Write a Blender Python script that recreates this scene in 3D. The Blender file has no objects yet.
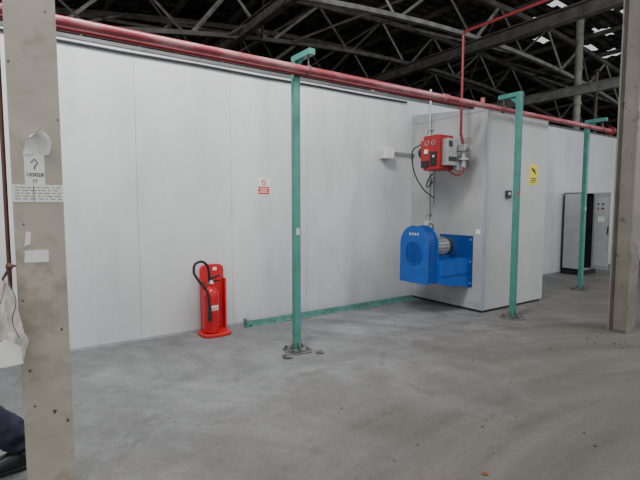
import bpy, bmesh, math, random
from mathutils import Vector, Matrix, noise
random.seed(7)
C = bpy.context.scene.collection
R = math.radians
WL = {}            # world location of every object used as a parent

# ---------------------------------------------------------------- materials
def nodes(name):
    m = bpy.data.materials.new(name); m.use_nodes = True
    nt = m.node_tree; b = nt.nodes['Principled BSDF']
    return m, nt, b
def mat(name, col, rough=.5, metal=0, var=.08, scale=6, bump=0, bscale=60, dirt=None, dscale=14, dthr=.66, stretch=(1,1,1), trans=0, alpha=1, dw=.04):
    m, nt, b = nodes(name); N = nt.nodes.new; L = nt.links.new
    tc = N('ShaderNodeTexCoord'); mp = N('ShaderNodeMapping'); mp.inputs['Scale'].default_value = stretch
    L(tc.outputs['Object'], mp.inputs['Vector'])
    n = N('ShaderNodeTexNoise'); n.inputs['Scale'].default_value = scale; n.inputs['Detail'].default_value = 5
    L(mp.outputs[0], n.inputs['Vector'])
    r = N('ShaderNodeValToRGB')
    r.color_ramp.elements[0].position = .3; r.color_ramp.elements[1].position = .7
    r.color_ramp.elements[0].color = tuple(max(0, c*(1-var)) for c in col)+(1,)
    r.color_ramp.elements[1].color = tuple(min(1, c*(1+var)) for c in col)+(1,)
    L(n.outputs['Fac'], r.inputs[0]); out = r.outputs[0]
    if dirt:
        n2 = N('ShaderNodeTexNoise'); n2.inputs['Scale'].default_value = dscale; n2.inputs['Detail'].default_value = 8; n2.inputs['Roughness'].default_value = .65
        L(mp.outputs[0], n2.inputs['Vector'])
        r2 = N('ShaderNodeValToRGB'); r2.color_ramp.elements[0].position = dthr; r2.color_ramp.elements[1].position = dthr+dw
        L(n2.outputs['Fac'], r2.inputs[0])
        mx = N('ShaderNodeMix'); mx.data_type = 'RGBA'
        L(r2.outputs[0], mx.inputs[0]); L(out, mx.inputs[6]); mx.inputs[7].default_value = tuple(dirt)+(1,)
        out = mx.outputs[2]
    L(out, b.inputs['Base Color'])
    b.inputs['Roughness'].default_value = rough; b.inputs['Metallic'].default_value = metal
    if trans: b.inputs['Transmission Weight'].default_value = trans
    if alpha < 1: b.inputs['Alpha'].default_value = alpha
    if bump:
        n3 = N('ShaderNodeTexNoise'); n3.inputs['Scale'].default_value = bscale; n3.inputs['Detail'].default_value = 6
        L(mp.outputs[0], n3.inputs['Vector'])
        bp = N('ShaderNodeBump'); bp.inputs['Strength'].default_value = bump; bp.inputs['Distance'].default_value = .01
        L(n3.outputs['Fac'], bp.inputs['Height']); L(bp.outputs[0], b.inputs['Normal'])
    return m

M = {}
M['panel'] = mat('panel_paint', (.61,.62,.632), .28, .0, .10, .9, .10, 2.0, dirt=(.50,.51,.515), dscale=2.2, dthr=.47, dw=.25, stretch=(1,1,.3))  # streaky tone variation paints soft blotchy reflections into the panel colour
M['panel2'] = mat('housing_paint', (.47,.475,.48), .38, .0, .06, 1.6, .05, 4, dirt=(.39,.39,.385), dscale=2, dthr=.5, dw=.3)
M['panel2s'] = mat('housing_paint_shaded_side', (.41,.412,.415), .40, .0, .07, 1.6, .05, 4, dirt=(.32,.32,.315), dscale=2, dthr=.48, dw=.3)  # darker copy of the housing paint, side shade put into its colour
M['seam'] = mat('seam', (.34,.35,.36), .6)
M['cap'] = mat('cap_metal', (.36,.375,.39), .5, .1, .1, 5)
M['cap_d'] = mat('cap_dark', (.12,.12,.125), .6, 0, .25, 5)
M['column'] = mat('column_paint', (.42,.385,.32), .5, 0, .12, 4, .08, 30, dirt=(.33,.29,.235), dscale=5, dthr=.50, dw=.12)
M['column2'] = mat('column_paint_shaded', (.23,.21,.18), .6, 0, .18, 3, .08, 30, dirt=(.12,.10,.085), dscale=6, dthr=.56, dw=.1)  # shade on the right column is put into this darker paint
M['red_pipe'] = mat('red_pipe', (.33,.055,.075), .34, 0, .22, 5, dirt=(.42,.21,.22), dscale=5, dthr=.46, dw=.14, stretch=(.4,1,1))
M['red_pipe2'] = mat('dark_red_pipe', (.22,.018,.025), .4, 0, .22, 5)
M['red'] = mat('red_gloss', (.58,.010,.016), .25, 0, .05, 6)
M['red_st'] = mat('red_plastic', (.55,.016,.02), .4, 0, .06, 6)
M['burner_red'] = mat('burner_red', (.36,.015,.016), .38, 0, .1, 8, dirt=(.16,.02,.02), dscale=9, dthr=.56, dw=.1)
M['green'] = mat('green_paint', (.065,.25,.21), .45, 0, .15, 7, dirt=(.07,.09,.08), dscale=18, dthr=.64)
M['green2'] = mat('green_rail', (.10,.26,.225), .6, 0, .25, 10, dirt=(.25,.27,.26), dscale=12, dthr=.56, dw=.1)
M['blue'] = mat('blue_paint', (.006,.09,.42), .35, 0, .1, 6)
M['blue_d'] = mat('blue_dark', (.004,.05,.25), .4, 0, .1, 6)
M['alu'] = mat('cast_aluminium', (.42,.42,.42), .4, .6, .12, 12)
M['galv'] = mat('galvanised', (.42,.44,.46), .4, .4, .15, 12)
M['black'] = mat('black_rubber', (.015,.015,.017), .45, 0, .2)
M['dark'] = mat('dark_plastic', (.03,.03,.035), .5, 0, .2)
M['darkmetal'] = mat('dark_foot_metal', (.09,.10,.095), .7, .1, .4, 20, dirt=(.2,.195,.185), dscale=20, dthr=.5, dw=.1)
M['dust'] = mat('broken_concrete', (.13,.125,.118), .9, 0, .35, 22, .6, 50)
M['white'] = mat('white_paper', (.80,.80,.77), .6, 0, .03)
M['offwhite'] = mat('offwhite', (.55,.56,.54), .5, 0, .05)
M['ink'] = mat('ink', (.05,.05,.06), .6)
M['signred'] = mat('sign_red', (.66,.03,.03), .4)
M['yellow'] = mat('sign_yellow', (.80,.68,.01), .4)
M['cream_box'] = mat('lamp_casing', (.74,.74,.68), .4)
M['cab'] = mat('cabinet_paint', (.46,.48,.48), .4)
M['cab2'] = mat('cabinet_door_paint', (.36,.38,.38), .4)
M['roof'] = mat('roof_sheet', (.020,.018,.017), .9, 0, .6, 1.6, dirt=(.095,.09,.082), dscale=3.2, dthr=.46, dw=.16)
M['steel'] = mat('dusty_steel', (.11,.105,.097), .7, .1, .4, 5)
M['steel_l'] = mat('grey_steel', (.27,.27,.25), .6, .1, .35, 5)
M['brown'] = mat('brown_conduit', (.14,.06,.045), .5, 0, .2)
M['denim'] = mat('navy_cloth', (.026,.028,.055), .9, 0, .35, 12, 1.0, 16)
M['jacket'] = mat('jacket_cloth', (.02,.035,.09), .85, 0, .2, 30, .3, 90)
M['shoe'] = mat('black_leather', (.018,.018,.020), .38, 0, .2)
M['skin'] = mat('skin', (.62,.38,.27), .5, 0, .05)
M['hair'] = mat('hair', (.05,.03,.02), .8, 0, .3, 60, .4, 120)
M['bag'] = mat('clear_plastic', (.70,.66,.59), .25, 0, .22, 14, .6, 24, alpha=.85)
M['leaf'] = mat('dry_leaf', (.30,.10,.03), .7, 0, .3, 40)
M['rubble'] = mat('rubble', (.07,.06,.055), .9, 0, .4, 30)

def floor_mat():
    m, nt, b = nodes('concrete_floor'); N = nt.nodes.new; L = nt.links.new
    tc = N('ShaderNodeTexCoord')
    def mapped(st, rot, off, off2=None):
        mp = N('ShaderNodeMapping'); mp.inputs['Scale'].default_value = st; mp.inputs['Rotation'].default_value = (0,0,rot)
        mp.inputs['Location'].default_value = (off, off*.7 if off2 is None else off2, 0)
        L(tc.outputs['Object'], mp.inputs['Vector']); return mp.outputs[0]
    def nz(scale, st=(1,1,1), rot=0, det=8, dist=0, ro=.6, off=0):
        n = N('ShaderNodeTexNoise'); n.inputs['Scale'].default_value = scale; n.inputs['Detail'].default_value = det
        n.inputs['Distortion'].default_value = dist; n.inputs['Roughness'].default_value = ro
        L(mapped(st, rot, off), n.inputs['Vector']); return n.outputs['Fac']
    def ramp(src, p0, p1, c0, c1):
        r = N('ShaderNodeValToRGB'); r.color_ramp.elements[0].position = p0; r.color_ramp.elements[1].position = p1
        r.color_ramp.elements[0].color = tuple(c0)+(1,); r.color_ramp.elements[1].color = tuple(c1)+(1,)
        L(src, r.inputs[0]); return r.outputs[0]
    def mix(f, a, c, mode='MIX'):
        x = N('ShaderNodeMix'); x.data_type = 'RGBA'; x.blend_type = mode
        if isinstance(f, float): x.inputs[0].default_value = f
        else: L(f, x.inputs[0])
        L(a, x.inputs[6])
        if isinstance(c, tuple): x.inputs[7].default_value = c+(1,)
        else: L(c, x.inputs[7])
        return x.outputs[2]
    def polar(cx, cy, rs, as_, off, scale):
        # noise stretched along wide circles: brush and tyre sweeps
        sp = N('ShaderNodeSeparateXYZ'); L(mapped((1,1,1), 0, -cx, -cy), sp.inputs[0])
        def mth(op, a, b_=None, v=None):
            k = N('ShaderNodeMath'); k.operation = op; L(a, k.inputs[0])
            if b_ is not None: L(b_, k.inputs[1])
            if v is not None: k.inputs[1].default_value = v
            return k.outputs[0]
        x2 = mth('MULTIPLY', sp.outputs['X'], sp.outputs['X']); y2 = mth('MULTIPLY', sp.outputs['Y'], sp.outputs['Y'])
        r_ = mth('SQRT', mth('ADD', x2, y2)); a_ = mth('ARCTAN2', sp.outputs['Y'], sp.outputs['X'])
        cb = N('ShaderNodeCombineXYZ'); L(mth('MULTIPLY', r_, v=rs), cb.inputs[0]); L(mth('MULTIPLY', a_, v=as_), cb.inputs[1]); cb.inputs[2].default_value = off
        n = N('ShaderNodeTexNoise'); n.inputs['Scale'].default_value = scale; n.inputs['Detail'].default_value = 6; n.inputs['Roughness'].default_value = .6; n.inputs['Distortion'].default_value = .35
        L(cb.outputs[0], n.inputs['Vector']); return n.outputs['Fac']
    base = ramp(nz(.9, dist=1.5), .3, .7, (.185,.188,.192), (.262,.266,.27))
    st = ramp(nz(1.5, (1.25,.55,1), .55, dist=1.8), .38, .62, (.84,.84,.84), (1.10,1.10,1.10))
    c = mix(.6, base, st, 'MULTIPLY')
    for (cx, cy, rs, as_, off, mo) in ((-4.0,-1.5,2.6,2.2,3.1,31),(9.0,9.5,2.2,2.6,7.7,47),(3.0,-3.5,2.4,2.4,11.3,63)):
        s1 = ramp(polar(cx, cy, rs, as_, off, 1.0), .36, .64, (.78,.78,.78), (1.18,1.18,1.18))
        mk = ramp(nz(.7, dist=.6, off=mo), .42, .60, (0,0,0), (1,1,1))
        c = mix(mk, c, mix(1.0, c, s1, 'MULTIPLY'))
    pale = ramp(polar(-4.0,-1.5,4.5,1.6,21.0,1.0), .62, .72, (0,0,0), (.28,.28,.28))
    c = mix(pale, c, (.38,.385,.39))
    fine = ramp(nz(34, det=10, ro=.85), .35, .65, (.74,.74,.74), (1.16,1.16,1.16))
    c = mix(.9, c, fine, 'MULTIPLY')
    med = ramp(nz(8, det=8, dist=.8, ro=.7, off=13), .35, .65, (.86,.86,.86), (1.1,1.1,1.1))
    c = mix(.8, c, med, 'MULTIPLY')
    spots = ramp(nz(2.4, det=7, dist=1.2, off=21), .59, .67, (0,0,0), (.55,.55,.55))
    c = mix(spots, c, (.115,.11,.105))
    # brown tone, darker nearer the open side of the floor
    sp = N('ShaderNodeSeparateXYZ'); L(tc.outputs['Object'], sp.inputs[0])
    ma = N('ShaderNodeMath'); ma.operation = 'MULTIPLY_ADD'; ma.inputs[1].default_value = -.28; ma.inputs[2].default_value = .86
    L(sp.outputs['Y'], ma.inputs[0])
    mb = N('ShaderNodeMath'); mb.operation = 'MULTIPLY_ADD'; mb.inputs[1].default_value = .07; L(sp.outputs['X'], mb.inputs[0]); L(ma.outputs[0], mb.inputs[2])
    ad = N('ShaderNodeMath'); ad.operation = 'ADD'; L(mb.outputs[0], ad.inputs[0]); L(nz(1.1, (1.2,.7,1), .5, dist=1.6), ad.inputs[1])
    dm = ramp(ad.outputs[0], .42, 1.05, (0,0,0), (.88,.88,.88))
    strk = ramp(polar(3.0,-3.5,3.4,2.4,31.0,1.0), .36, .64, (.78,.78,.78), (1.25,1.25,1.25))
    c = mix(dm, c, mix(1.0, mix(.9, fine, strk, 'MULTIPLY'), (.128,.113,.098), 'MULTIPLY'))
    L(c, b.inputs['Base Color'])
    rr = ramp(nz(1.7, dist=.5), .3, .7, (.52,.52,.52), (.82,.82,.82)); L(rr, b.inputs['Roughness'])
    bp = N('ShaderNodeBump'); bp.inputs['Strength'].default_value = .4; bp.inputs['Distance'].default_value = .01
    L(nz(34, det=10, ro=.7), bp.inputs['Height']); L(bp.outputs[0], b.inputs['Normal'])
    return m
M['floor'] = floor_mat()

# ---------------------------------------------------------------- mesh builder
class MB:
    def __init__(s): s.bm = bmesh.new()
    def box(s, lo, hi, rot=None, piv=None):
        lo = Vector(lo); hi = Vector(hi); c = (lo+hi)/2; d = hi-lo
        m = Matrix.Translation(c) @ Matrix.Diagonal((d.x, d.y, d.z, 1))
        if rot is not None:
            p = Vector(piv) if piv else c
            m = Matrix.Translation(p) @ rot.to_4x4() @ Matrix.Translation(-p) @ m
        bmesh.ops.create_cube(s.bm, size=1, matrix=m); return s
    def tube(s, pts, r, n=12, cap=True):
        pts = [Vector(p) for p in pts]; rs = r if isinstance(r, (list, tuple)) else [r]*len(pts)
        rings = []; up = None
        for i, p in enumerate(pts):
            if i == 0: d = pts[1]-p
            elif i == len(pts)-1: d = p-pts[i-1]
            else: d = (pts[i+1]-p).normalized()+(p-pts[i-1]).normalized()
            d.normalize()
            if up is None: up = Vector((0,0,1)) if abs(d.z) < .9 else Vector((1,0,0))
            a = d.cross(up)
            if a.length < 1e-4: a = d.orthogonal()
            a.normalize(); b = a.cross(d).normalized(); up = b
            rings.append([s.bm.verts.new(p + rs[i]*(math.cos(2*math.pi*k/n)*a + math.sin(2*math.pi*k/n)*b)) for k in range(n)])
        for q0, q1 in zip(rings, rings[1:]):
            for k in range(n): s.bm.faces.new((q0[k], q0[(k+1)%n], q1[(k+1)%n], q1[k]))
        if cap: s.bm.faces.new(rings[0][::-1]); s.bm.faces.new(rings[-1])
        return s
    def cyl(s, p0, p1, r, n=20, r2=None): return s.tube([p0, p1], [r, r if r2 is None else r2], n)
    def lathe(s, base, prof, n=24):
        base = Vector(base); rings = []
        for (r, z) in prof:
            rings.append([s.bm.verts.new(base+Vector((max(r, .0005)*math.cos(2*math.pi*k/n), max(r, .0005)*math.sin(2*math.pi*k/n), z))) for k in range(n)])
        for q0, q1 in zip(rings, rings[1:]):
            for k in range(n): s.bm.faces.new((q0[k], q0[(k+1)%n], q1[(k+1)%n], q1[k]))
        s.bm.faces.new(rings[0][::-1]); s.bm.faces.new(rings[-1]); return s
    def prism(s, pts, vec):
        v = Vector(vec); a = [s.bm.verts.new(Vector(p)) for p in pts]; b = [s.bm.verts.new(Vector(p)+v) for p in pts]
        n = len(a); s.bm.faces.new(a); s.bm.faces.new(b[::-1])
        for k in range(n): s.bm.faces.new((a[k], b[k], b[(k+1)%n], a[(k+1)%n]))
        return s
    def ball(s, c, r, sc=(1,1,1), u=20, v=14):
        bmesh.ops.create_uvsphere(s.bm, u_segments=u, v_segments=v, radius=r, matrix=Matrix.Translation(Vector(c)) @ Matrix.Diagonal((sc[0], sc[1], sc[2], 1))); return s
    def torus(s, c, R_, r, axis='x', n=28):
        pts = []
        for k in range(n+1):
            a = 2*math.pi*k/n; ca, sa = R_*math.cos(a), R_*math.sin(a)
            pts.append(Vector(c)+(Vector((0,ca,sa)) if axis == 'x' else Vector((ca,0,sa)) if axis == 'y' else Vector((ca,sa,0))))
        return s.tube(pts, r, 8)
    def build(s, name, m, parent=None, loc=None, smooth=False, bevel=0):
        bmesh.ops.recalc_face_normals(s.bm, faces=s.bm.faces[:])
        off = WL[parent.name] if parent else Vector(loc or (0,0,0))
        for v in s.bm.verts: v.co -= off
        me = bpy.data.meshes.new(name); s.bm.to_mesh(me); s.bm.free()
        o = bpy.data.objects.new(name, me); C.objects.link(o); me.materials.append(m)
        if parent: o.parent = parent
        else: o.location = off
        WL[o.name] = off.copy()
        if smooth:
            me.shade_smooth()
            e = o.modifiers.new('edge', 'EDGE_SPLIT'); e.split_angle = R(38)
        if bevel:
            b = o.modifiers.new('bevel', 'BEVEL'); b.width = bevel; b.segments = 2; b.limit_method = 'ANGLE'
        return o
def thing(name, label, cat, loc, group=None):
    o = bpy.data.objects.new(name, None); C.objects.link(o); o.location = loc; o.empty_display_size = .1
    WL[o.name] = Vector(loc); o['label'] = label; o['category'] = cat
    if group: o['group'] = group
    return o
def tag(o, label, cat, group=None, kind=None):
    o['label'] = label; o['category'] = cat
    if group: o['group'] = group
    if kind: o['kind'] = kind
    return o
def struct(o): o['kind'] = 'structure'; return o
def text(body, size, loc, rot, m, parent, name='lettering', ax='CENTER'):
    cu = bpy.data.curves.new('t', 'FONT'); cu.body = body; cu.size = size; cu.align_x = ax; cu.align_y = 'CENTER'; cu.extrude = .0004; cu.offset = size*.012
    t = bpy.data.objects.new('t', cu); C.objects.link(t)
    me = bpy.data.meshes.new_from_object(t.evaluated_get(bpy.context.evaluated_depsgraph_get()))
    bpy.data.objects.remove(t)
    me.transform(Matrix.Translation(Vector(loc)) @ rot.to_matrix().to_4x4())
    off = WL[parent.name]; me.transform(Matrix.Translation(-off))
    o = bpy.data.objects.new(name, me); C.objects.link(o); me.materials.clear(); me.materials.append(m); o.parent = parent; WL[o.name] = off.copy()
    return o
def smoothpath(P, n=6):
    P = [Vector(p) for p in P]; P = [2*P[0]-P[1]]+P+[2*P[-1]-P[-2]]; o = []
    for i in range(1, len(P)-2):
        for k in range(n):
            s = k/n; a, b_, c, d = P[i-1:i+3]
            o.append(.5*((2*b_)+(-a+c)*s+(2*a-5*b_+4*c-d)*s*s+(-a+3*b_-3*c+d)*s**3))
    return o+[P[-2]]
from mathutils import Euler
FY = Euler((R(90),0,0)); FX = Euler((R(90),0,R(-90)))

WY = 5.5        # face of the long panelled wall
# ---------------------------------------------------------------- setting
struct(MB().box((-7,-4,-.1),(30,24,0)).build('floor', M['floor']))
w = MB(); xs = [-3.43+1.16*k for k in range(20)]
w.box((-3.43, WY+.012, 0),(xs[-1], WY+.12, 3.36))
wo = struct(w.build('wall_back', M['seam']))
p = MB()
for a, b_ in zip(xs, xs[1:]): p.box((a+.0015, WY, .03),(b_-.0015, WY+.02, 3.36))
p.build('wall_panels', M['panel'], wo, bevel=.001)
MB().box((-3.43, WY-.012, 3.345),(xs[-1], WY+.14, 3.385)).build('cap_flashing', M['cap_d'], wo)
MB().box((-3.43, WY-.010, 0),(5.66, WY, .03)).build('kick_strip', M['cap'], wo)
struct(MB().box((-3.43, WY+.14, 3.26),(xs[-1], 9.5, 3.34)).build('trim_1', M['steel']))   # lid of the panelled booth

# roof: a shallow vault of grimy corrugated sheet, with small missing patches letting daylight in at the far side
def zr(x): return 6.75-.010*(x-9.5)**2
b = MB(); ny = 300; nx = 148; g = []
for i in range(nx+1):
    x = -7+37*i/nx; row = []
    for j in range(ny+1):
        y = 3+21*j/ny; row.append(b.bm.verts.new((x, y, zr(x)+.022*math.cos(j*math.pi/2))))
    g.append(row)
for i in range(nx):
    for j in range(ny):
        x = -7+37*(i+.5)/nx; y = 3+21*(j+.5)/ny
        if 11.6 < x < 16 and 3.5 < y < 8 and noise.noise(Vector((x*1.6, y*2.6, 4.1))) > .30: continue
        b.bm.faces.new((g[i][j], g[i][j+1], g[i+1][j+1], g[i+1][j]))
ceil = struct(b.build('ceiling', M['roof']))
for x in [k*1.5-4 for k in range(21)]:
    MB().box((x-.035, 3, zr(x)-.16),(x+.035, 24, zr(x)-.04)).build('purlin', M['steel'], ceil)
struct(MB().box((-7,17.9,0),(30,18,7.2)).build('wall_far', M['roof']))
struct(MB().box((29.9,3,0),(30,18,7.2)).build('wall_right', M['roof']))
def truss(y, label, mc, step, sd, cross):
    rnd = random.Random(sd)
    t = thing('roof_truss', label, 'roof truss', (9.5, y, 3.6), 'bowed trusses under the roof')
    zb = lambda x: 5.55-.0115*(x-9.5)**2
    zt = lambda x: zr(x)-.26
    X = [-5+k*29/30 for k in range(31)]
    for f, nm, h, m in ((zb, 'bottom_chord', .045, mc), (zt, 'top_chord', .06, M['steel'])):
        c = MB()
        for a, d in zip(X, X[1:]):
            c.prism([(a,y-.05,f(a)-h),(d,y-.05,f(d)-h),(d,y-.05,f(d)+h),(a,y-.05,f(a)+h)], (0,.1,0))
        c.build(nm, m, t)
    x = -4+rnd.random()
    while x < 21:
        d = x+step*rnd.uniform(.45,.8); e = d+step*rnd.uniform(.35,.7)
        MB().tube([(x,y,zb(x)),(d,y,zt(d))], rnd.choice([.03,.045]), 4).build('brace', rnd.choice([M['steel'], M['steel_l']]), t)
        MB().tube([(d,y,zt(d)),(e,y,zb(e))], .032, 4).build('brace', rnd.choice([M['steel'], M['steel_l']]), t)
        if cross:
            s_ = rnd.choice([-1,1])*rnd.uniform(1.0,2.6)
            MB().tube([(e,y,zb(e)),(e+s_,y+cross,zt(e+s_))], .032, 4).build('sway_brace', rnd.choice([M['steel'], M['steel_l']]), t)
            MB().tube([(d,y,zt(d)),(d-s_,y+cross,zb(d-s_))], .028, 4).build('sway_brace', M['steel'], t)
        x = e+step*rnd.uniform(-.1,.2)
truss(7, 'pale bowed steel roof truss nearest above the panelled wall, curving over the tall housing', M['steel_l'], 1.7, 3, 2.2)
truss(9.3, 'sooty bowed steel roof truss in the middle, between the nearest and the farthest', M['steel'], 1.9, 14, 2.2)
truss(11.5, 'dim bowed steel roof truss farthest back, deepest under the roof', M['steel'], 1.7, 8, 4)
for bx, bz, hw, l, mm in ((8.4,5.0,.09,'straight dark steel I-beam running out overhead above the tall housing','steel'),(12.2,4.55,.06,'slimmer grey steel beam overhead beyond the third green post','steel_l'),(4.2,5.25,.07,'steel roof beam overhead above the nearest green post','steel')):
    bm_ = MB().box((bx-hw,2.6,bz+.1),(bx+hw,11.6,bz+.12)).box((bx-hw,2.6,bz-.12),(bx+hw,11.6,bz-.1)).box((bx-.008,2.6,bz-.1),(bx+.008,11.6,bz+.1))
    tag(bm_.build('roof_beam', M[mm], loc=(bx,7,bz)), l, 'beam')
t = thing('cable_tray', 'long grey cable tray on short feet along the top of the wall behind the housing', 'cable tray', (7.4,5.95,3.34))
MB().box((5.2,5.85,3.52),(10.2,6.05,3.535)).box((5.2,5.85,3.52),(10.2,5.86,3.60)).box((5.2,6.04,3.52),(10.2,6.05,3.60)).build('tray', M['galv'], t)
for x in (5.4,6.4,7.6,8.8,10.0): MB().box((x-.02,5.87,3.34),(x+.02,6.03,3.52)).build('foot', M['galv'], t)
t = thing('wall_top_pipe', 'thin dark conduit on brackets above the top edge of the long panelled wall', 'conduit', (1,5.58,3.385))
MB().cyl((-3.3,5.58,3.45),(5.0,5.58,3.45),.022,10).build('pipe', M['dark'], t, smooth=True)
for x in (-2.5,-.9,.7,2.3,3.9,4.9): MB().box((x-.01,5.56,3.385),(x+.01,5.6,3.45)).build('bracket', M['dark'], t)
tag(MB().tube([(-3.4+k*.89, WY-.024, 3.30-.008*(k%2)) for k in range(11)], .014, 8).build('cable', M['dark'], loc=(1,WY-.024,3.29)), 'black cable clipped just under the top edge of the panelled wall', 'cable')
t = thing('exhaust_stack', 'thick grey vertical exhaust pipe rising behind the wall beyond the housing', 'exhaust pipe', (12.3,6.1,3.34))
MB().cyl((12.3,6.1,3.34),(12.3,6.1,6.6),.09,20).build('flue', M['steel_l'], t, smooth=True)
for z in (3.34,4.2,5.1): MB().cyl((12.3,6.1,z),(12.3,6.1,z+.05),.115,20).build('flange', M['steel_l'], t)
t = thing('vent_pipe', 'slimmer grey vertical pipe right of the thick exhaust pipe behind the wall', 'pipe', (13.3,6.1,3.34))
MB().cyl((13.3,6.1,3.34),(13.3,6.1,5.2),.045,16).build('pipe', M['steel'], t, smooth=True)
MB().cyl((13.3,6.1,5.2),(13.3,6.1,5.28),.09,16,.02).build('rain_cap', M['steel'], t)

# ---------------------------------------------------------------- tall housing
hx0,hx1,hy0 = 5.68,7.28,4.05; hz = 2.95
t = thing('plant_housing', 'tall light grey sheet-metal housing standing out from the panelled wall', 'enclosure', ((hx0+hx1)/2,(hy0+WY)/2,0))
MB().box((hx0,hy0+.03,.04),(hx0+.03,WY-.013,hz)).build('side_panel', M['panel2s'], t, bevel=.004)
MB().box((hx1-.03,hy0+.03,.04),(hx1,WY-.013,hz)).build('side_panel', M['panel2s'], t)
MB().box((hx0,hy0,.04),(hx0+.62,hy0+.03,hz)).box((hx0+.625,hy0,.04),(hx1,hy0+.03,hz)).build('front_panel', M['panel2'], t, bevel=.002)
MB().prism([(hx0-.006,hy0-.006,hz),(hx0-.006,WY-.013,hz),(hx0-.006,WY-.013,hz+.16),(hx0-.006,hy0-.006,hz+.03)], (hx1-hx0+.012,0,0)).build('top_cover', M['cap'], t)
MB().box((hx0+.02,hy0+.03,0),(hx1-.03,WY-.013,.04)).build('plinth', M['dark'], t)
MB().box((hx0-.006,hy0+.02,.04),(hx0,WY-.02,.14)).build('kick_plate', M['cap'], t)
MB().box((hx0-.002,5.12,.14),(hx0,5.13,hz)).build('panel_joint', M['seam'], t)
MB().box((hx0-.004,hy0-.004,.04),(hx0+.035,hy0,hz)).box((hx0-.004,hy0,.04),(hx0,hy0+.035,hz)).build('corner_trim', M['cap'], t)
k = thing('thermostat', 'small black switch box on the front of the grey housing', 'switch box', (6.21,hy0,1.72))
MB().box((6.16,hy0-.04,1.70),(6.27,hy0,1.82)).build('case', M['dark'], k, bevel=.006)
MB().box((6.18,hy0-.045,1.75),(6.23,hy0-.04,1.79)).build('dial', M['offwhite'], k)
s = thing('warning_sign', 'upright yellow warning sign with black symbol on the grey housing', 'sign', (6.90,hy0,1.92))
MB().box((6.79,hy0-.004,1.92),(7.01,hy0,2.24)).build('sign_plate', M['yellow'], s)
MB().prism([(6.83,hy0-.0045,2.16),(6.86,hy0-.0045,2.20),(6.94,hy0-.0045,2.15),(6.98,hy0-.0045,2.08),(6.93,hy0-.0045,2.10)], (0,-.001,0)).build('symbol', M['ink'], s)
q = MB()
for i, (a, b_) in enumerate(((6.82,6.98),(6.83,6.97),(6.82,6.95))): q.box((a,hy0-.006,2.015-i*.03),(b_,hy0-.0045,2.03-i*.03))
q.build('lettering', M['ink'], s)
tag(MB().box((hx0-.003,4.12,1.17),(hx0,4.20,1.24)).build('sticker', M['white'], loc=(hx0,4.16,1.2)), 'small white sticker near the corner of the grey housing beside the blue fan', 'sticker')

# ---------------------------------------------------------------- long red pipe
PY, PZ, PR = 3.9, 2.95, .038
t = thing('gas_pipe', 'long faded red pipe running overhead the length of the wall, held by green posts', 'pipe', (3.5,PY,PZ-PR))
MB().cyl((-3.2,PY,PZ),(9.1,PY,PZ),PR,24).build('pipe', M['red_pipe'], t, smooth=True)
for x in (-.9,4.6): MB().cyl((x-.05,PY,PZ),(x+.05,PY,PZ),PR+.01,24).build('coupling', M['red_pipe'], t, smooth=True)
MB().cyl((9.1,PY,PZ),(9.13,PY,PZ),.075,20).cyl((9.14,PY,PZ),(9.17,PY,PZ),.075,20).build('end_flange', M['red_pipe2'], t)
MB().cyl((5.35,PY,PZ+.03),(5.35,PY,PZ+.1),.03,14).build('branch_boss', M['red_pipe'], t)
tag(MB().cyl((-3.2,4.09,2.965),(5.40,4.09,2.965),.022,14).build('service_pipe', M['red_pipe2'], loc=(1,4.09,2.965), smooth=True), 'thinner dark red pipe running alongside and just behind the long overhead pipe', 'pipe')
def bend(a, c, b, r=.06, n=6):
    a, b, c = Vector(a), Vector(b), Vector(c); p = c+(a-c).normalized()*r; q = c+(b-c).normalized()*r
    return [((1-s)**2*p+2*s*(1-s)*c+s*s*q) for s in [i/n for i in range(n+1)]]
bp = [(5.35,4.25,2.62)]+bend((5.35,4.25,2.62),(5.35,4.25,4.02),(5.35,2.2,4.02))+[(5.35,2.2,4.02)]
tag(MB().tube(bp, .019, 12).build('riser_pipe', M['red_pipe2'], loc=(5.35,4.25,2.62), smooth=True), 'thin red pipe rising from the burner and turning out overhead', 'pipe')

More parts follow.
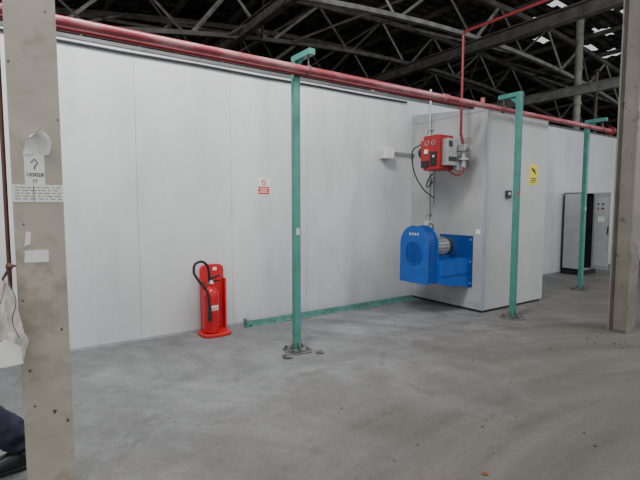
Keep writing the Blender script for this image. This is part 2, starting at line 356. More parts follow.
# ---------------------------------------------------------------- green posts
def post(x, y, side, label, tagm, tz, sd):
    t = thing('support_post', label, 'post', (x,y,0), 'green posts under the red pipe')
    MB().box((x-.036,y-.036,.02),(x+.036,y+.036,3.09)).build('upright', M['green'], t, bevel=.004)
    ye = PY-.07 if side < 0 else PY+.07
    y0, y1 = (ye, y+.036) if side < 0 else (y-.036, ye)
    MB().box((x-.036,y0,3.09),(x+.036,y1,3.15)).build('arm', M['green'], t, bevel=.004)
    s_ = -1 if side < 0 else 1
    MB().prism([(x-.006,y+s_*.036,3.09),(x-.006,y+s_*.16,3.09),(x-.006,y+s_*.036,2.99)], (.012,0,0)).build('gusset', M['green'], t)
    b = MB(); P = []
    for k in range(18):
        a = 2*math.pi*k/18; r = .165+.05*noise.noise(Vector((math.cos(a)*2, math.sin(a)*2, sd*3.3))); P.append((x+r*math.cos(a), y+r*math.sin(a), 0))
    b.prism(P, (0,0,.012)); b.build('mortar_pad', M['dust'], t)
    MB().box((x-.11,y-.11,.012),(x+.11,y+.11,.026)).build('base_plate', M['darkmetal'], t)
    for a in range(4):
        c, s = round(math.cos(a*math.pi/2)), round(math.sin(a*math.pi/2))
        px, py = -s*.005, c*.005
        MB().prism([(x+c*.036-px,y+s*.036-py,.026),(x+c*.10-px,y+s*.10-py,.026),(x+c*.036-px,y+s*.036-py,.11)], (2*px,2*py,0)).build('foot_gusset', M['darkmetal'], t)
    for a, b_ in ((-1,-1),(1,-1),(1,1),(-1,1)): MB().cyl((x+a*.085,y+b_*.085,.026),(x+a*.085,y+b_*.085,.05),.014,6).build('bolt', M['darkmetal'], t)
    MB().torus((x,PY,PZ), PR+.007, .007, 'x', 20).cyl((x,PY,PZ+PR+.007),(x,PY,3.10),.008,8).build('pipe_hanger', M['darkmetal'], t)
    if tagm: MB().box((x-.02,y-.0385,tz),(x+.02,y-.036,tz+.07)).build('tag', tagm, t)
    return t
post(2.53,4.15,-1,'nearest green square post, standing left of the housing beside the green floor rail', M['offwhite'],1.28,1)
post(5.83,3.66,1,'green square post right in front of the grey housing', M['signred'],1.72,2)
post(8.8,4.16,-1,'smallest green square post, farthest along, beside the open control cabinet', M['offwhite'],1.5,3)
def lump(name, x, y, r, m, flat=.5):
    b = MB(); bmesh.ops.create_icosphere(b.bm, subdivisions=2, radius=r)
    for v in b.bm.verts: v.co *= 1+.6*noise.noise(v.co/r*1.2+Vector((x*9,y*9,0))); v.co.z *= flat; v.co += Vector((x,y,r*.35*flat*2))
    return b.build(name, m, loc=(x,y,0))
tag(lump('concrete_chunk', 2.32,4.00,.05,M['dust'],.5), 'broken concrete chunk left of the nearest green post foot', 'concrete chunk')
tag(lump('concrete_chunk', 2.69,3.93,.045,M['dust'],.4), 'broken concrete chunk right of the nearest green post foot', 'concrete chunk')

# green floor rail
t = thing('floor_rail', 'green steel angle rail lying on the floor along the wall base', 'rail', (3.9,5.34,0))
MB().box((2.5,5.30,0),(5.6,5.38,.012)).box((2.5,5.37,.012),(5.6,5.38,.07)).build('angle_bar', M['green2'], t)
MB().box((2.47,5.28,0),(2.5,5.40,.11)).box((2.5,5.28,0),(2.56,5.40,.012)).build('end_plate', M['green2'], t)
for x in (3.2,3.9,4.6,5.3): MB().prism([(x,5.31,.012),(x,5.37,.012),(x,5.37,.055)], (.01,0,0)).build('gusset', M['green2'], t)
for x in (2.9,3.7,4.4,5.1): MB().cyl((x,5.335,.012),(x,5.335,.03),.012,6).build('bolt', M['darkmetal'], t)

# ---------------------------------------------------------------- columns
def column(x0, y0, label, m):
    w_, d_ = .228, .23; x1, y1 = x0+w_, y0+d_
    t = thing('steel_column', label, 'column', (x0+w_/2,y0+d_/2,0), 'steel roof columns')
    c = MB().box((x0,y0,0),(x1,y0+.018,6.3)).box((x0,y1-.018,0),(x1,y1,6.3)).box((x0+w_/2-.008,y0+.018,0),(x0+w_/2+.008,y1-.018,6.3))
    c.build('shaft', m, t, bevel=.003)
    return t
cy = 2.8
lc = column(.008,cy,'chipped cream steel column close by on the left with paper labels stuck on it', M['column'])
for (x, z, r) in ((.02,2.32,.005),(.225,2.05,.004),(.05,1.50,.004),(.20,.92,.006),(.045,.72,.006),(.15,.47,.009),(.21,.40,.007),(.06,.52,.005),(.19,2.6,.004),(.03,1.1,.005)):
    P = [(x+r*(1+.4*math.sin(5*a+x*99))*math.cos(a), cy-.0015, z+1.3*r*(1+.4*math.cos(3*a+z*50))*math.sin(a)) for a in [2*math.pi*k/12 for k in range(12)]]
    MB().prism(P, (0,.0015,0)).build('rust_spot', M['brown'], lc)
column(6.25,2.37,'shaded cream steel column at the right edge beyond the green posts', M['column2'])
n1 = thing('paper_note', 'white paper note with handwritten number, uppermost on the left column', 'paper note', (.125,cy,1.80))
q = MB(); q.prism([(.065,cy-.002,1.705),(.155,cy-.002,1.705),(.155,cy-.002,1.86),(.12,cy-.002,1.875),(.065,cy-.002,1.86)], (0,.002,0)); q.build('sheet', M['white'], n1)
text('103028', .027, (.11,cy-.003,1.757), FY, M['ink'], n1)
text('LT', .021, (.11,cy-.003,1.725), FY, M['ink'], n1)
q = MB(); q.tube([(.095,cy-.003,1.820),(.11,cy-.003,1.840),(.125,cy-.003,1.820),(.11,cy-.003,1.80)], .0025, 6); q.tube([(.11,cy-.003,1.80),(.11,cy-.003,1.785)], .0025, 6)
q.build('drawn_mark', M['ink'], n1)
# torn sheet curling off the column above the note
b = MB(); rows = []
for i in range(7):
    f = i/6; a = f*1.9
    z = 1.862+.085*math.sin(a)/1.0; yy = cy-.004-.045*(1-math.cos(a)); x0_, x1_ = .060+.035*f, .175-.012*f+.02*math.sin(f*5)
    rows.append([b.bm.verts.new((x0_+(x1_-x0_)*k/6, yy-.006*math.sin(k*1.3+f*4), z+.05*k/6*f)) for k in range(7)])
for r0, r1 in zip(rows, rows[1:]):
    for k in range(6): b.bm.faces.new((r0[k], r0[k+1], r1[k+1], r1[k]))
b.build('curled_corner', M['white'], n1)
n2 = thing('paper_label', 'wide printed white label taped across the left column', 'label', (.12,cy,1.63))
MB().box((.004,cy-.002,1.615),(.236,cy,1.705)).build('sheet', M['white'], n2)
q = MB()
for i in range(5):
    z = 1.693-i*.015; x = .02
    while x < .22:
        l = random.uniform(.008,.03); q.box((x,cy-.003,z-.003),(min(x+l,.226),cy-.002,z)); x += l+random.uniform(.006,.014)
q.box((.10,cy-.003,1.617),(.102,cy-.002,1.703)); q.build('printed_lines', M['steel'], n2)
tag(MB().prism([(.045,cy-.002,1.30),(.155,cy-.002,1.295),(.155,cy-.002,1.36),(.05,cy-.002,1.362)], (0,.002,0)).build('blank_sticker', M['white'], loc=(.1,cy,1.33)), 'plain torn white sticker lowest on the left column', 'sticker')
tag(MB().prism([(.048,cy-.002,1.385),(.075,cy-.002,1.395),(.08,cy-.002,1.455),(.06,cy-.002,1.465)], (0,.002,0)).build('tape_scrap', M['white'], loc=(.06,cy,1.41)), 'small scrap of tape above the plain sticker on the left column', 'tape')
tag(MB().tube([(-.022,2.9,1.15),(-.022,2.9,2.0),(-.018,2.9,6.2)], .011, 10).build('conduit', M['brown'], loc=(-.022,2.9,1.15), smooth=True), 'thin reddish brown conduit running up beside the left column', 'conduit')

# plastic bag hanging from a hook
t = thing('plastic_bag', 'crumpled cream-white plastic bag hanging on the side of the left column', 'plastic bag', (-.06,2.76,.80))
b = MB(); n = 72; rings = []
for i in range(37):
    f = i/36; z = 1.225-f*.42; rr = .014+.066*math.sin(min(1, f*1.15)*math.pi*.62)**1.1
    ring = []
    for k in range(n):
        a = 2*math.pi*k/n; ca, sa = math.cos(a), math.sin(a)
        fold = .20*math.sin(a*11+1.6*noise.noise(Vector((ca*2, sa*2, f*3)))*3)*(1-.55*f)
        nz_ = noise.noise(Vector((ca*2.2, sa*2.2, f*3)))*.35+fold+.12*noise.noise(Vector((ca*6, sa*6, f*9)))
        r_ = rr*(1+nz_); ring.append(b.bm.verts.new((-.056+r_*ca*.92, 2.752+r_*sa*.45, z+.02*noise.noise(Vector((a, f*3, 5))))))
    rings.append(ring)
for q0, q1 in zip(rings, rings[1:]):
    for k in range(n): b.bm.faces.new((q0[k], q0[(k+1)%n], q1[(k+1)%n], q1[k]))
b.bm.faces.new(rings[-1]); b.build('film', M['bag'], t, smooth=True)
MB().prism([(-.11,2.70,.90),(-.05,2.705,.93),(.008,2.70,.885),(.018,2.70,.795),(-.06,2.695,.79),(-.12,2.69,.80)], (0,.003,0)).build('paper_inside', M['white'], t)
MB().tube([(-.055,2.755,1.22),(-.03,2.77,1.26),(-.028,2.785,1.27),(-.035,2.775,1.255),(-.055,2.755,1.22)], .006, 6).build('tied_neck', M['dark'], t)
for P in ([(-.03,2.745,1.22),(.0,2.71,1.12),(-.02,2.70,1.02),(.005,2.70,.93)],[(-.04,2.745,1.21),(-.06,2.705,1.13),(-.09,2.70,1.07)]):
    MB().tube(smoothpath(P), .0025, 6).build('string', M['steel'], t)
hk = MB().tube([(.01,2.81,1.285),(-.02,2.805,1.285),(-.03,2.79,1.27),(-.03,2.79,1.30)], .006, 8).ball((-.02,2.795,1.285), .018)
tag(hk.build('hook', M['brown'], loc=(.01,2.81,1.285)), 'dark hook on the left column holding the plastic bag', 'hook')

# ---------------------------------------------------------------- signs and lamp on wall
s = thing('wall_sign', 'small white and red notice on the long panelled wall', 'sign', (2.84,WY,1.80))
MB().box((2.76,WY-.004,1.85),(2.92,WY,1.96)).build('white_half', M['white'], s)
MB().box((2.76,WY-.004,1.75),(2.92,WY,1.85)).build('red_half', M['signred'], s)
MB().torus((2.84,WY-.005,1.907), .032, .006, 'y', 24).box((2.81,WY-.006,1.903),(2.87,WY-.004,1.911), Matrix.Rotation(R(45),3,'Y')).build('prohibition_symbol', M['signred'], s)
q = MB()
for i, (a, b_) in enumerate(((2.775,2.905),(2.79,2.89),(2.775,2.905))): q.box((a,WY-.006,1.820-i*.025),(b_,WY-.004,1.829-i*.025))
q.build('lettering', M['white'], s)

t = thing('junction_box', 'small pale cream junction box on the wall left of the red burner', 'junction box', (5.06,WY,2.33))
MB().box((4.92,WY-.14,2.34),(5.12,WY,2.51)).build('casing', M['cream_box'], t, bevel=.008)
MB().box((4.915,WY-.13,2.35),(4.92,WY-.01,2.50)).build('cover', M['offwhite'], t)
MB().cyl((5.12,WY-.05,2.47),(5.64,WY-.05,2.47),.022,10).build('conduit', M['offwhite'], t, smooth=True)
t = thing('conduit_pipe', 'grey vertical conduit on the side of the housing left of the burner', 'conduit', (hx0-.03,5.05,1.3))
MB().cyl((hx0-.03,5.10,1.3),(hx0-.03,5.10,3.45),.020,12).build('pipe', M['galv'], t, smooth=True)
MB().cyl((hx0-.03,5.02,1.6),(hx0-.03,5.02,2.5),.013,12).build('second_pipe', M['galv'], t, smooth=True)
for z in (1.45,2.0,2.8): MB().box((hx0-.05,5.05,z),(hx0,5.15,z+.03)).build('clip', M['cap'], t)
MB().box((hx0-.07,5.04,1.22),(hx0,5.16,1.34)).build('junction_cover', M['offwhite'], t, bevel=.006)

# ---------------------------------------------------------------- red burner
t = thing('gas_burner', 'red gas burner mounted high on the side of the grey housing', 'burner', (hx0,4.5,2.05))
MB().box((5.02,4.36,2.10),(5.34,4.66,2.60)).build('casing', M['burner_red'], t, bevel=.02)
MB().box((5.06,4.66,2.22),(5.32,4.75,2.55)).build('fan_casing', M['burner_red'], t, bevel=.02)
MB().cyl((5.34,4.52,2.36),(hx0-.025,4.52,2.36),.12,24).build('blast_tube', M['alu'], t, smooth=True)
MB().box((hx0-.025,4.32,2.14),(hx0,4.74,2.60)).build('mounting_flange', M['alu'], t, bevel=.01)
MB().cyl((5.18,4.75,2.38),(5.18,4.83,2.38),.08,20).build('fan_motor', M['black'], t, smooth=True)
MB().box((5.005,4.40,2.16),(5.02,4.52,2.36)).build('viewing_cover', M['black'], t, bevel=.005)
MB().box((5.0,4.55,2.14),(5.02,4.68,2.24)).build('terminal_cover', M['black'], t, bevel=.004)
for y in (4.46,4.58): MB().torus((5.016,y,2.49), .033, .007, 'x', 20).build('gauge_ring', M['alu'], t)
MB().box((4.999,4.43,2.28),(5.005,4.46,2.31)).build('indicator', M['white'], t)
MB().box((5.0,4.56,2.34),(5.02,4.62,2.40)).build('plate', M['white'], t)
c = MB().box((5.08,4.25,2.16),(5.28,4.36,2.54)).build('control_panel', M['alu'], t, bevel=.008)
MB().box((5.10,4.242,2.42),(5.17,4.25,2.50)).build('control_inset', M['dark'], c)
MB().box((5.10,4.242,2.22),(5.26,4.25,2.28)).build('control_inset', M['dark'], c)
v = MB().box((5.30,4.14,2.36),(5.46,4.30,2.46)).build('gas_valve', M['alu'], t, bevel=.01)
MB().cyl((5.38,4.14,2.41),(5.38,4.09,2.41),.04,16).build('valve_cap', M['alu'], v, smooth=True)
MB().cyl((5.38,4.22,2.14),(5.38,4.22,2.36),.035,16).build('valve_body', M['alu'], v, smooth=True)
MB().cyl((5.38,4.22,2.24),(5.38,4.22,2.27),.075,18).build('pressure_regulator', M['galv'], v, smooth=True)
MB().box((5.30,4.26,2.10),(5.44,4.34,2.22)).build('damper_motor', M['galv'], t, bevel=.006)
MB().tube([(5.35,4.25,2.62),(5.36,4.235,2.54),(5.38,4.22,2.46)], .022, 12).build('elbow', M['red_pipe2'], t, smooth=True)
MB().tube(smoothpath([(5.38,4.22,2.15),(5.38,4.22,2.08),(5.34,4.3,2.03),(5.28,4.42,2.11)]), .012, 8).build('flexible_hose', M['burner_red'], t, smooth=True)
MB().tube(smoothpath([(5.06,4.42,2.10),(5.0,4.5,2.0),(5.1,4.65,1.90),(5.35,4.85,1.88),(hx0-.03,5.02,1.98)]), .009, 8).build('cable_loop', M['black'], t, smooth=True)
MB().tube(smoothpath([(5.08,4.75,2.5),(5.05,4.90,2.40),(5.15,4.95,2.1),(5.3,4.9,1.85),(hx0-.03,5.00,1.72)]), .009, 8).build('cable_loop', M['black'], t, smooth=True)

# ---------------------------------------------------------------- blue fan
t = thing('centrifugal_fan', 'bright blue centrifugal blower fan with motor on the housing side', 'fan', (5.2,4.58,.36))
yc, zc, rad, zb_ = 4.585, 1.03, .275, .47
def arch(x, r, z0, ext=0):
    P = [(x, yc-r, z0)]+[(x, yc-r*math.cos(a), zc+r*math.sin(a)) for a in [math.pi*k/18 for k in range(19)]]+[(x, yc+r, z0)]
    return P
sc = MB().prism(arch(4.80, rad-.022, zb_+.018), (.19,0,0)).build('scroll_housing', M['blue_d'], t)
for x in (4.785, 4.985): MB().prism(arch(x, rad, zb_), (.014,0,0)).build('flange_plate', M['blue'], t)
zi = zc-.12
MB().torus((4.782,yc,zi), .165, .012, 'x').build('inlet_ring', M['blue'], sc)
MB().cyl((4.775,yc,zi),(4.784,yc,zi),.155,28).build('inlet_opening', M['blue_d'], sc)
for i in range(-3,4):
    h = math.sqrt(.155**2-(i*.042)**2); MB().box((4.766,yc+i*.042-.004,zi-h),(4.774,yc+i*.042+.004,zi+h)).build('grille_bar', M['blue'], sc)
for i in range(4): MB().box((4.779,yc-.09+i*.05,1.165),(4.785,yc-.062+i*.05,1.20)).build('label_mark', M['offwhite'], sc)
mo = MB().cyl((5.0,4.55,.98),(5.38,4.55,.98),.13,28).build('motor', M['alu'], t, smooth=True)
q = MB()
for k in range(18):
    a = 2*math.pi*k/18; c_ = Vector((5.19,4.55+.138*math.cos(a),.98+.138*math.sin(a)))
    q.box(c_-Vector((.15,.003,.012)), c_+Vector((.15,.003,.012)), Matrix.Rotation(a-math.pi/2,3,'X'))
q.build('cooling_fins', M['alu'], mo)
MB().cyl((5.38,4.55,.98),(5.47,4.55,.98),.135,28,.12).build('fan_cowl', M['dark'], mo, smooth=True)
MB().box((5.1,4.49,1.10),(5.24,4.61,1.20)).build('terminal_box', M['alu'], mo, bevel=.01)
MB().tube(smoothpath([(5.22,4.6,1.19),(5.3,4.7,1.3),(5.45,4.9,1.3),(hx0-.05,5.07,1.26)]), .009, 8).build('motor_cable', M['black'], mo)
MB().box((5.03,4.42,.80),(5.36,4.68,.86)).build('motor_feet', M['blue_d'], t)
MB().box((5.0,4.30,.76),(hx0-.015,4.84,.80)).build('mounting_shelf', M['blue'], t)
MB().box((5.0,4.30,.50),(hx0-.2,4.84,.76)).build('outlet_duct', M['blue_d'], t, bevel=.006)
MB().prism([(5.0,4.30,.80),(hx0-.015,4.30,.80),(hx0-.015,4.30,.37),(5.25,4.30,.42),(5.0,4.30,.47)], (0,-.012,0)).build('side_gusset', M['blue'], t)
MB().prism([(5.0,4.85,.80),(hx0-.015,4.85,.80),(hx0-.015,4.85,.37),(5.25,4.85,.42),(5.0,4.85,.47)], (0,-.012,0)).build('side_gusset', M['blue'], t)
MB().box((5.0,4.282,.56),(hx0-.02,4.288,.585)).build('stiffener', M['blue_d'], t)
MB().box((hx0-.015,4.24,.36),(hx0,4.88,1.14)).build('back_plate', M['blue_d'], t)
for y in (4.27,4.85):
    for z in (.42,.75,1.08): MB().cyl((hx0-.027,y,z),(hx0-.015,y,z),.014,6).build('bolt', M['galv'], t)

# ---------------------------------------------------------------- fire extinguisher and stand
ex, ey = 2.02, 5.22
t = thing('extinguisher_stand', 'red plastic floor stand with arched back against the panelled wall', 'stand', (ex,5.28,0))
b = MB(); P = []
for k in range(24):
    a = 2*math.pi*k/24; P.append((ex+.19*math.copysign(abs(math.cos(a))**.6, math.cos(a)), 5.27+.17*math.copysign(abs(math.sin(a))**.6, math.sin(a)), 0))
b.prism(P, (0,0,.045)); b.build('base', M['red_st'], t, bevel=.012)
bx_ = ex+.03
P = [(bx_+.155,5.38,.045)]+[(bx_+.155*math.copysign(abs(math.cos(a))**.45,math.cos(a)),5.40,.77+.09*math.sin(a)**.8) for a in [math.pi*k/14 for k in range(14)]]+[(bx_-.155,5.40,.77),(bx_-.155,5.38,.045)]
MB().prism(P, (0,.035,0)).build('back_panel', M['red_st'], t, bevel=.008)
MB().box((bx_-.155,5.32,.045),(bx_-.13,5.40,.68)).build('side_rib', M['red_st'], t, bevel=.008)
MB().box((bx_+.13,5.32,.045),(bx_+.155,5.40,.68)).build('side_rib', M['red_st'], t, bevel=.008)
MB().box((bx_+.01,5.397,.78),(bx_+.06,5.40,.82)).build('small_label', M['white'], t)
ex -= .055; ey = 5.23
t = thing('fire_extinguisher', 'red fire extinguisher with black hose standing in its red stand', 'fire extinguisher', (ex,ey,.045))
b = MB().lathe((ex,ey,.045), [(.078,0),(.094,.01),(.097,.03),(.097,.45),(.09,.50),(.066,.54),(.032,.56),(.022,.57),(.022,.60)], 28)
b.build('cylinder', M['red'], t, smooth=True)
b = MB(); n = 14
for i in range(n):
    a0 = R(-130+i*(80/n)); a1 = R(-130+(i+1)*(80/n)); r = .0985
    vs = [b.bm.verts.new((ex+r*math.cos(a), ey+r*math.sin(a), z)) for a, z in ((a0,.33),(a1,.33),(a1,.39),(a0,.39))]; b.bm.faces.new(vs)
lb = b.build('instruction_label', M['white'], t, smooth=True)
b = MB()
for z in (.338,.358):
    for i in range(2, n-2):
        a0 = R(-130+i*(80/n)); a1 = R(-130+(i+1)*(80/n)); r = .0993
        vs = [b.bm.verts.new((ex+r*math.cos(a), ey+r*math.sin(a), zz)) for a, zz in ((a0,z),(a1,z),(a1,z+.010),(a0,z+.010))]; b.bm.faces.new(vs)
b.build('label_print', M['signred'], lb)
MB().box((ex-.025,ey-.03,.645),(ex+.025,ey+.03,.69)).build('valve', M['alu'], t, bevel=.006)
MB().prism([(ex-.01,ey-.012,.69),(ex+.12,ey-.012,.73),(ex+.12,ey-.012,.745),(ex-.03,ey-.012,.71)], (0,.024,0)).build('squeeze_lever', M['black'], t)
MB().prism([(ex-.01,ey-.012,.66),(ex+.12,ey-.012,.665),(ex+.12,ey-.012,.68),(ex-.01,ey-.012,.685)], (0,.024,0)).build('carry_handle', M['black'], t)
MB().cyl((ex,ey-.03,.665),(ex,ey-.045,.665),.02,16).build('gauge', M['white'], t)
hp = [(ex-.02,ey-.01,.67),(ex-.03,ey-.03,.78),(ex-.06,ey-.05,.88),(ex-.13,ey-.06,.93),(ex-.21,ey-.06,.90),(ex-.225,ey-.07,.80),(ex-.17,ey-.09,.70),(ex-.09,ey-.115,.58),(ex-.065,ey-.125,.40)]
MB().tube(smoothpath(hp), .016, 10).build('hose', M['black'], t, smooth=True)
MB().cyl((ex-.065,ey-.125,.41),(ex-.065,ey-.13,.22),.02,14,.028).build('nozzle', M['black'], t, smooth=True)

# ---------------------------------------------------------------- control cabinet
cx0,cx1,cy0,cy1,ch = 10.6,11.35,5.0,5.45,1.88
t = thing('control_cabinet', 'tall pale grey control cabinet with one open door against the far wall', 'cabinet', ((cx0+cx1)/2,(cy0+cy1)/2,0))
MB().box((cx0+.02,cy0+.02,0),(cx1-.02,cy1,.12)).build('plinth', M['black'], t)
MB().box((cx0,cy0,.12),(cx0+.02,cy1,ch)).box((cx1-.02,cy0,.12),(cx1,cy1,ch)).box((cx0,cy1-.02,.12),(cx1,cy1,ch)).box((cx0,cy0,.12),(cx1,cy1,.14)).box((cx0,cy0,ch-.02),(cx1,cy1,ch)).build('body', M['cab'], t)
MB().box((cx0+.02,cy1-.08,.2),(cx1-.03,cy1-.02,ch-.08)).build('mounting_panel', M['dark'], t)
MB().box((cx0+.42,cy0+.02,.14),(cx0+.43,cy1-.02,ch-.02)).build('divider', M['black'], t)
for z in (.5,.8,1.1,1.4): MB().box((cx0+.06,cy1-.16,z),(cx0+.34,cy1-.08,z+.12)).build('switchgear', M['dark'], t, bevel=.005)
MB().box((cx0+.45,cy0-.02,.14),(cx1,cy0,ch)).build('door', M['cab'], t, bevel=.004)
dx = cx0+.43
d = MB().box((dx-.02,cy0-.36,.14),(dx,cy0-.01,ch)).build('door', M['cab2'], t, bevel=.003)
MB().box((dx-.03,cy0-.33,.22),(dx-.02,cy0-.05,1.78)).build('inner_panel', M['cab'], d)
for z, y, m in ((1.62,.12,'black'),(1.62,.22,'black'),(1.52,.12,'signred'),(1.52,.22,'black')): MB().cyl((dx-.045,cy0-y,z),(dx-.03,cy0-y,z),.020,14).build('button', M[m], d)
MB().box((dx-.033,cy0-.26,1.22),(dx-.03,cy0-.12,1.34)).build('door_label', M['white'], d)
MB().box((dx-.05,cy0-.35,.95),(dx-.02,cy0-.335,1.12)).build('handle', M['black'], d)

# ---------------------------------------------------------------- debris
for (x, y, r, l) in ((2.26,1.56,.4,'curled brown dry leaf on the floor at the bottom edge'),):
    b = MB(); vs = []
    for k in range(14):
        a = 2*math.pi*k/14; rr = .020*(1+.35*math.cos(3*a)); vs.append(b.bm.verts.new((x+rr*math.cos(a+r), y+.7*rr*math.sin(a+r), .004+.010*abs(math.sin(a)))))
    cv = b.bm.verts.new((x,y,.002))
    for k in range(14): b.bm.faces.new((cv, vs[k], vs[(k+1)%14]))
    tag(b.build('dry_leaf', M['leaf'], loc=(x,y,0)), l, 'leaf')
for i in range(22):
    x = 1.9+random.random()*3.4; y = 1.3+random.random()*1.6
    tag(lump('rubble_piece', x, y, random.uniform(.004,.010), M['rubble']), 'tiny dark grit speck on the open floor at the front', 'rubble', 'grit specks on the open floor')
for i in range(14):
    x = 5.5+random.random()*.6; y = 2.15+random.random()*.5
    tag(lump('rubble_piece', x, y, random.uniform(.005,.013), M['rubble'], .4), 'dark grit crumb on the floor at the foot of the right column', 'rubble', 'grit crumbs at the foot of the right column')

# ---------------------------------------------------------------- person walking off to the left
def skin(V, E, roots, sub=2):
    me = bpy.data.meshes.new('sk'); me.from_pydata([v[:3] for v in V], E, [])
    o = bpy.data.objects.new('sk', me); C.objects.link(o)
    md = o.modifiers.new('s', 'SKIN'); md.use_smooth_shade = True
    for i, v in enumerate(V):
        r = v[3]; me.skin_vertices[0].data[i].radius = r if isinstance(r, tuple) else (r, r)
        me.skin_vertices[0].data[i].use_root = i in roots
    s = o.modifiers.new('u', 'SUBSURF'); s.levels = sub; s.render_levels = sub
    bpy.context.view_layer.update()
    m2 = bpy.data.meshes.new_from_object(o.evaluated_get(bpy.context.evaluated_depsgraph_get()))
    bpy.data.objects.remove(o); return m2
py = 3.27; hx = -.60
P = thing('person', 'person in navy trousers and black shoes walking out of frame at left', 'person', (-.5,py,0))
def add(me, name, m, parent, extra=None, wrinkle=0):
    b = bmesh.new(); b.from_mesh(me)
    if wrinkle:
        b.normal_update()
        for v in b.verts: v.co += v.normal*wrinkle*(noise.noise(Vector((v.co.x*9, v.co.y*9, v.co.z*22)))+.5*noise.noise(v.co*40))
    mb = MB(); mb.bm.free(); mb.bm = b
    if extra: extra(mb)
    o = mb.build(name, m, parent); o.data.shade_smooth(); return o
hipR, kneeR = (hx+.03,py-.09,.90), (-.31,py-.09,.50)
hipL, kneeL = (hx-.03,py+.09,.90), (-.86,py+.10,.50)
V = [(hx,py,.95,.11),(hx-.02,py,1.15,.11),(hx-.04,py,1.36,.12),(hx-.06,py,1.50,.055),(hx-.085,py,1.60,.055),
     (hx-.03,py-.18,1.42,.05),(hx+.08,py-.23,1.16,.042),(hx+.02,py-.24,.93,.030),
     (hx-.05,py+.18,1.42,.05),(hx-.12,py+.23,1.15,.042),(hx-.32,py+.22,1.01,.030)]
E = [(0,1),(1,2),(2,3),(3,4),(2,5),(5,6),(6,7),(2,8),(8,9),(9,10)]; roots = [0]
for (w_, dr) in ((7, Vector((-.08,0,-1))), (10, Vector((-.9,0,-.35)))):
    o = Vector(V[w_][:3]); dr.normalize(); yv = Vector((0,1,0)); cr = dr.cross(yv).normalized()
    pm = len(V); pc = o+dr*.06; V.append((pc.x,pc.y,pc.z,(.034,.020))); E.append((w_,pm))
    V.append(tuple(o+dr*.10)+(.028,)); E.append((pm,pm+1))
    for k, (off, L_) in enumerate(((-.024,.062),(-.008,.075),(.008,.070),(.024,.055))):
        i0 = len(V); base = o+dr*.095+cr*off
        V.append(tuple(base)+(.010,)); V.append(tuple(base+dr*L_*.5+yv*.006)+(.009,)); V.append(tuple(base+dr*L_+yv*.024)+(.007,))
        E += [(i0,i0+1),(i0+1,i0+2)]; roots.append(i0)
    i0 = len(V); tb = o+dr*.045+cr*-.025
    V.append(tuple(tb)+(.012,)); V.append(tuple(tb+dr*.035+cr*-.022)+(.010,)); V.append(tuple(tb+dr*.065+cr*-.026+yv*.012)+(.008,))
    E += [(i0,i0+1),(i0+1,i0+2)]; roots.append(i0)
hc = Vector((hx-.10,py,1.70))
def head(mb):
    mb.ball(hc, .1, (.98,.78,1.2), 28, 20)
    mb.ball(hc+Vector((-.03,0,-.05)), .07, (.9,.82,.95))
    mb.prism([hc+Vector((-.094,-.006,.015)), hc+Vector((-.094,.006,.015)), hc+Vector((-.105,.014,-.03)), hc+Vector((-.105,-.014,-.03))], (-.018,0,-.004))
    for s_ in (-1,1):
        mb.ball(hc+Vector((.005,s_*.079,-.005)), .022, (.7,.35,1.2), 12, 8)
    mb.tube([hc+Vector((-.088,-.025,-.06)), hc+Vector((-.096,0,-.06)), hc+Vector((-.088,.025,-.06))], .006, 8)
body = add(skin(V, E, roots), 'body', M['skin'], P, head)
for s_ in (-1,1): MB().ball(hc+Vector((-.086,s_*.030,.012)), .011).build('eye', M['white'], body, smooth=True)
MB().ball(hc+Vector((.018,0,.032)), .1, (1.0,.85,1.08), 28, 20).build('hair', M['hair'], P, smooth=True)
V = [(hx,py,.97,(.13,.15)),hipR+((.095),),(-.46,py-.09,.70,.10),kneeR+(.10,),(-.16,py-.085,.33,.105),(.0,py-.08,.175,.100),(.02,py-.08,.14,.088),
     hipL+((.095),),(-.75,py+.095,.71,.09),kneeL+(.08,),(-.93,py+.10,.30,.078),(-.97,py+.10,.12,.070)]
add(skin(V, [(0,1),(1,2),(2,3),(3,4),(4,5),(5,6),(0,7),(7,8),(8,9),(9,10),(10,11)], [0], 3), 'trousers', M['denim'], P, None, .016)
V = [(hx,py,.96,(.14,.155)),(hx-.02,py,1.15,(.13,.145)),(hx-.04,py,1.36,(.13,.15)),(hx-.055,py,1.48,.07),
     (hx-.03,py-.18,1.42,.068),(hx+.08,py-.23,1.16,.056),(hx+.03,py-.24,.97,.045),
     (hx-.05,py+.18,1.42,.068),(hx-.12,py+.23,1.15,.056),(hx-.29,py+.22,1.03,.045)]
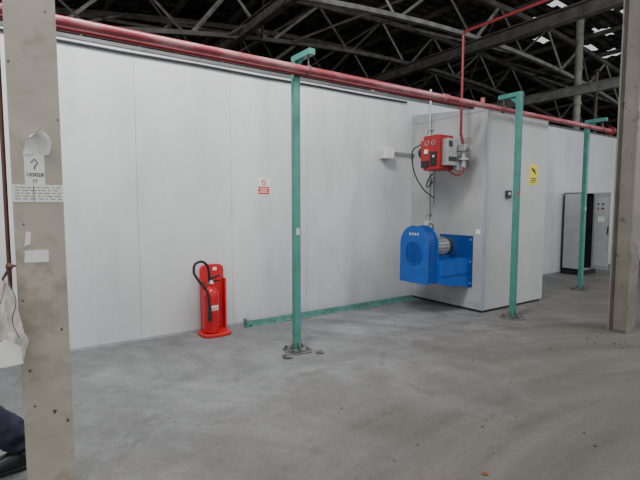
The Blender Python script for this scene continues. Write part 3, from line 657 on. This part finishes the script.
add(skin(V, [(0,1),(1,2),(2,3),(2,4),(4,5),(5,6),(2,7),(7,8),(8,9)], [0]), 'jacket', M['jacket'], P)
def shoe(heel, toe, y):
    h, t_ = Vector((heel[0],y,heel[1])), Vector((toe[0],y,toe[1])); d = (t_-h); up = Vector((0,0,1))
    V = [tuple(h+up*.03)+((.052,.060),), tuple(h+d*.35+up*.03)+((.054,.062),), tuple(h+d*.7+up*.012)+((.056,.050),), tuple(t_+up*.002)+((.044,.038),)]
    s = add(skin(V, [(0,1),(1,2),(2,3)], [0]), 'shoe', M['shoe'], P)
    MB().tube([h+Vector((.035,0,-.028)), h+d*.4+Vector((0,0,-.030)), h+d*.75+Vector((0,0,-.032)), t_+Vector((-.02,0,-.026))], [.020,.026,.030,.020], 10).build('sole', M['dark'], s)
shoe((.03,.055),(-.20,.05),py-.10)
shoe((-.96,.052),(-1.20,.05),py+.10)

# ---------------------------------------------------------------- light and camera
wd = bpy.data.worlds.new('world'); bpy.context.scene.world = wd; wd.use_nodes = True
bg = wd.node_tree.nodes['Background']; bg.inputs[0].default_value = (.95,.975,1,1); bg.inputs[1].default_value = .76
def area(loc, target, size, power, col=(1,1,1)):
    l = bpy.data.lights.new('fill_light', 'AREA'); l.shape = 'RECTANGLE'; l.size = size[0]; l.size_y = size[1]; l.energy = power; l.color = col
    o = bpy.data.objects.new('fill_light', l); C.objects.link(o); o.location = loc
    o.rotation_euler = (Vector(target)-Vector(loc)).to_track_quat('-Z','Y').to_euler(); return o
area((1.3,2.8,5.6), (1.8,5.5,2.2), (2.2,1.0), 260, (1,.99,.97))  # added to brighten the wall top and the floor near it
area((-2.0,1.5,5.5), (0,5.5,1.6), (1.5,1.5), 100, (1,.99,.97))
area((7.4,.2,5.0), (7.0,4.2,1.2), (2,1.5), 100, (1,.99,.97))  # added to lighten the housing front
cam = bpy.data.cameras.new('camera'); cam.lens = 450/640*36; cam.sensor_width = 36; cam.clip_end = 200
co = bpy.data.objects.new('camera', cam); C.objects.link(co); co.location = (0,0,1.6); co.rotation_euler = (R(90-4.45),0,R(-34.4))
bpy.context.scene.camera = co
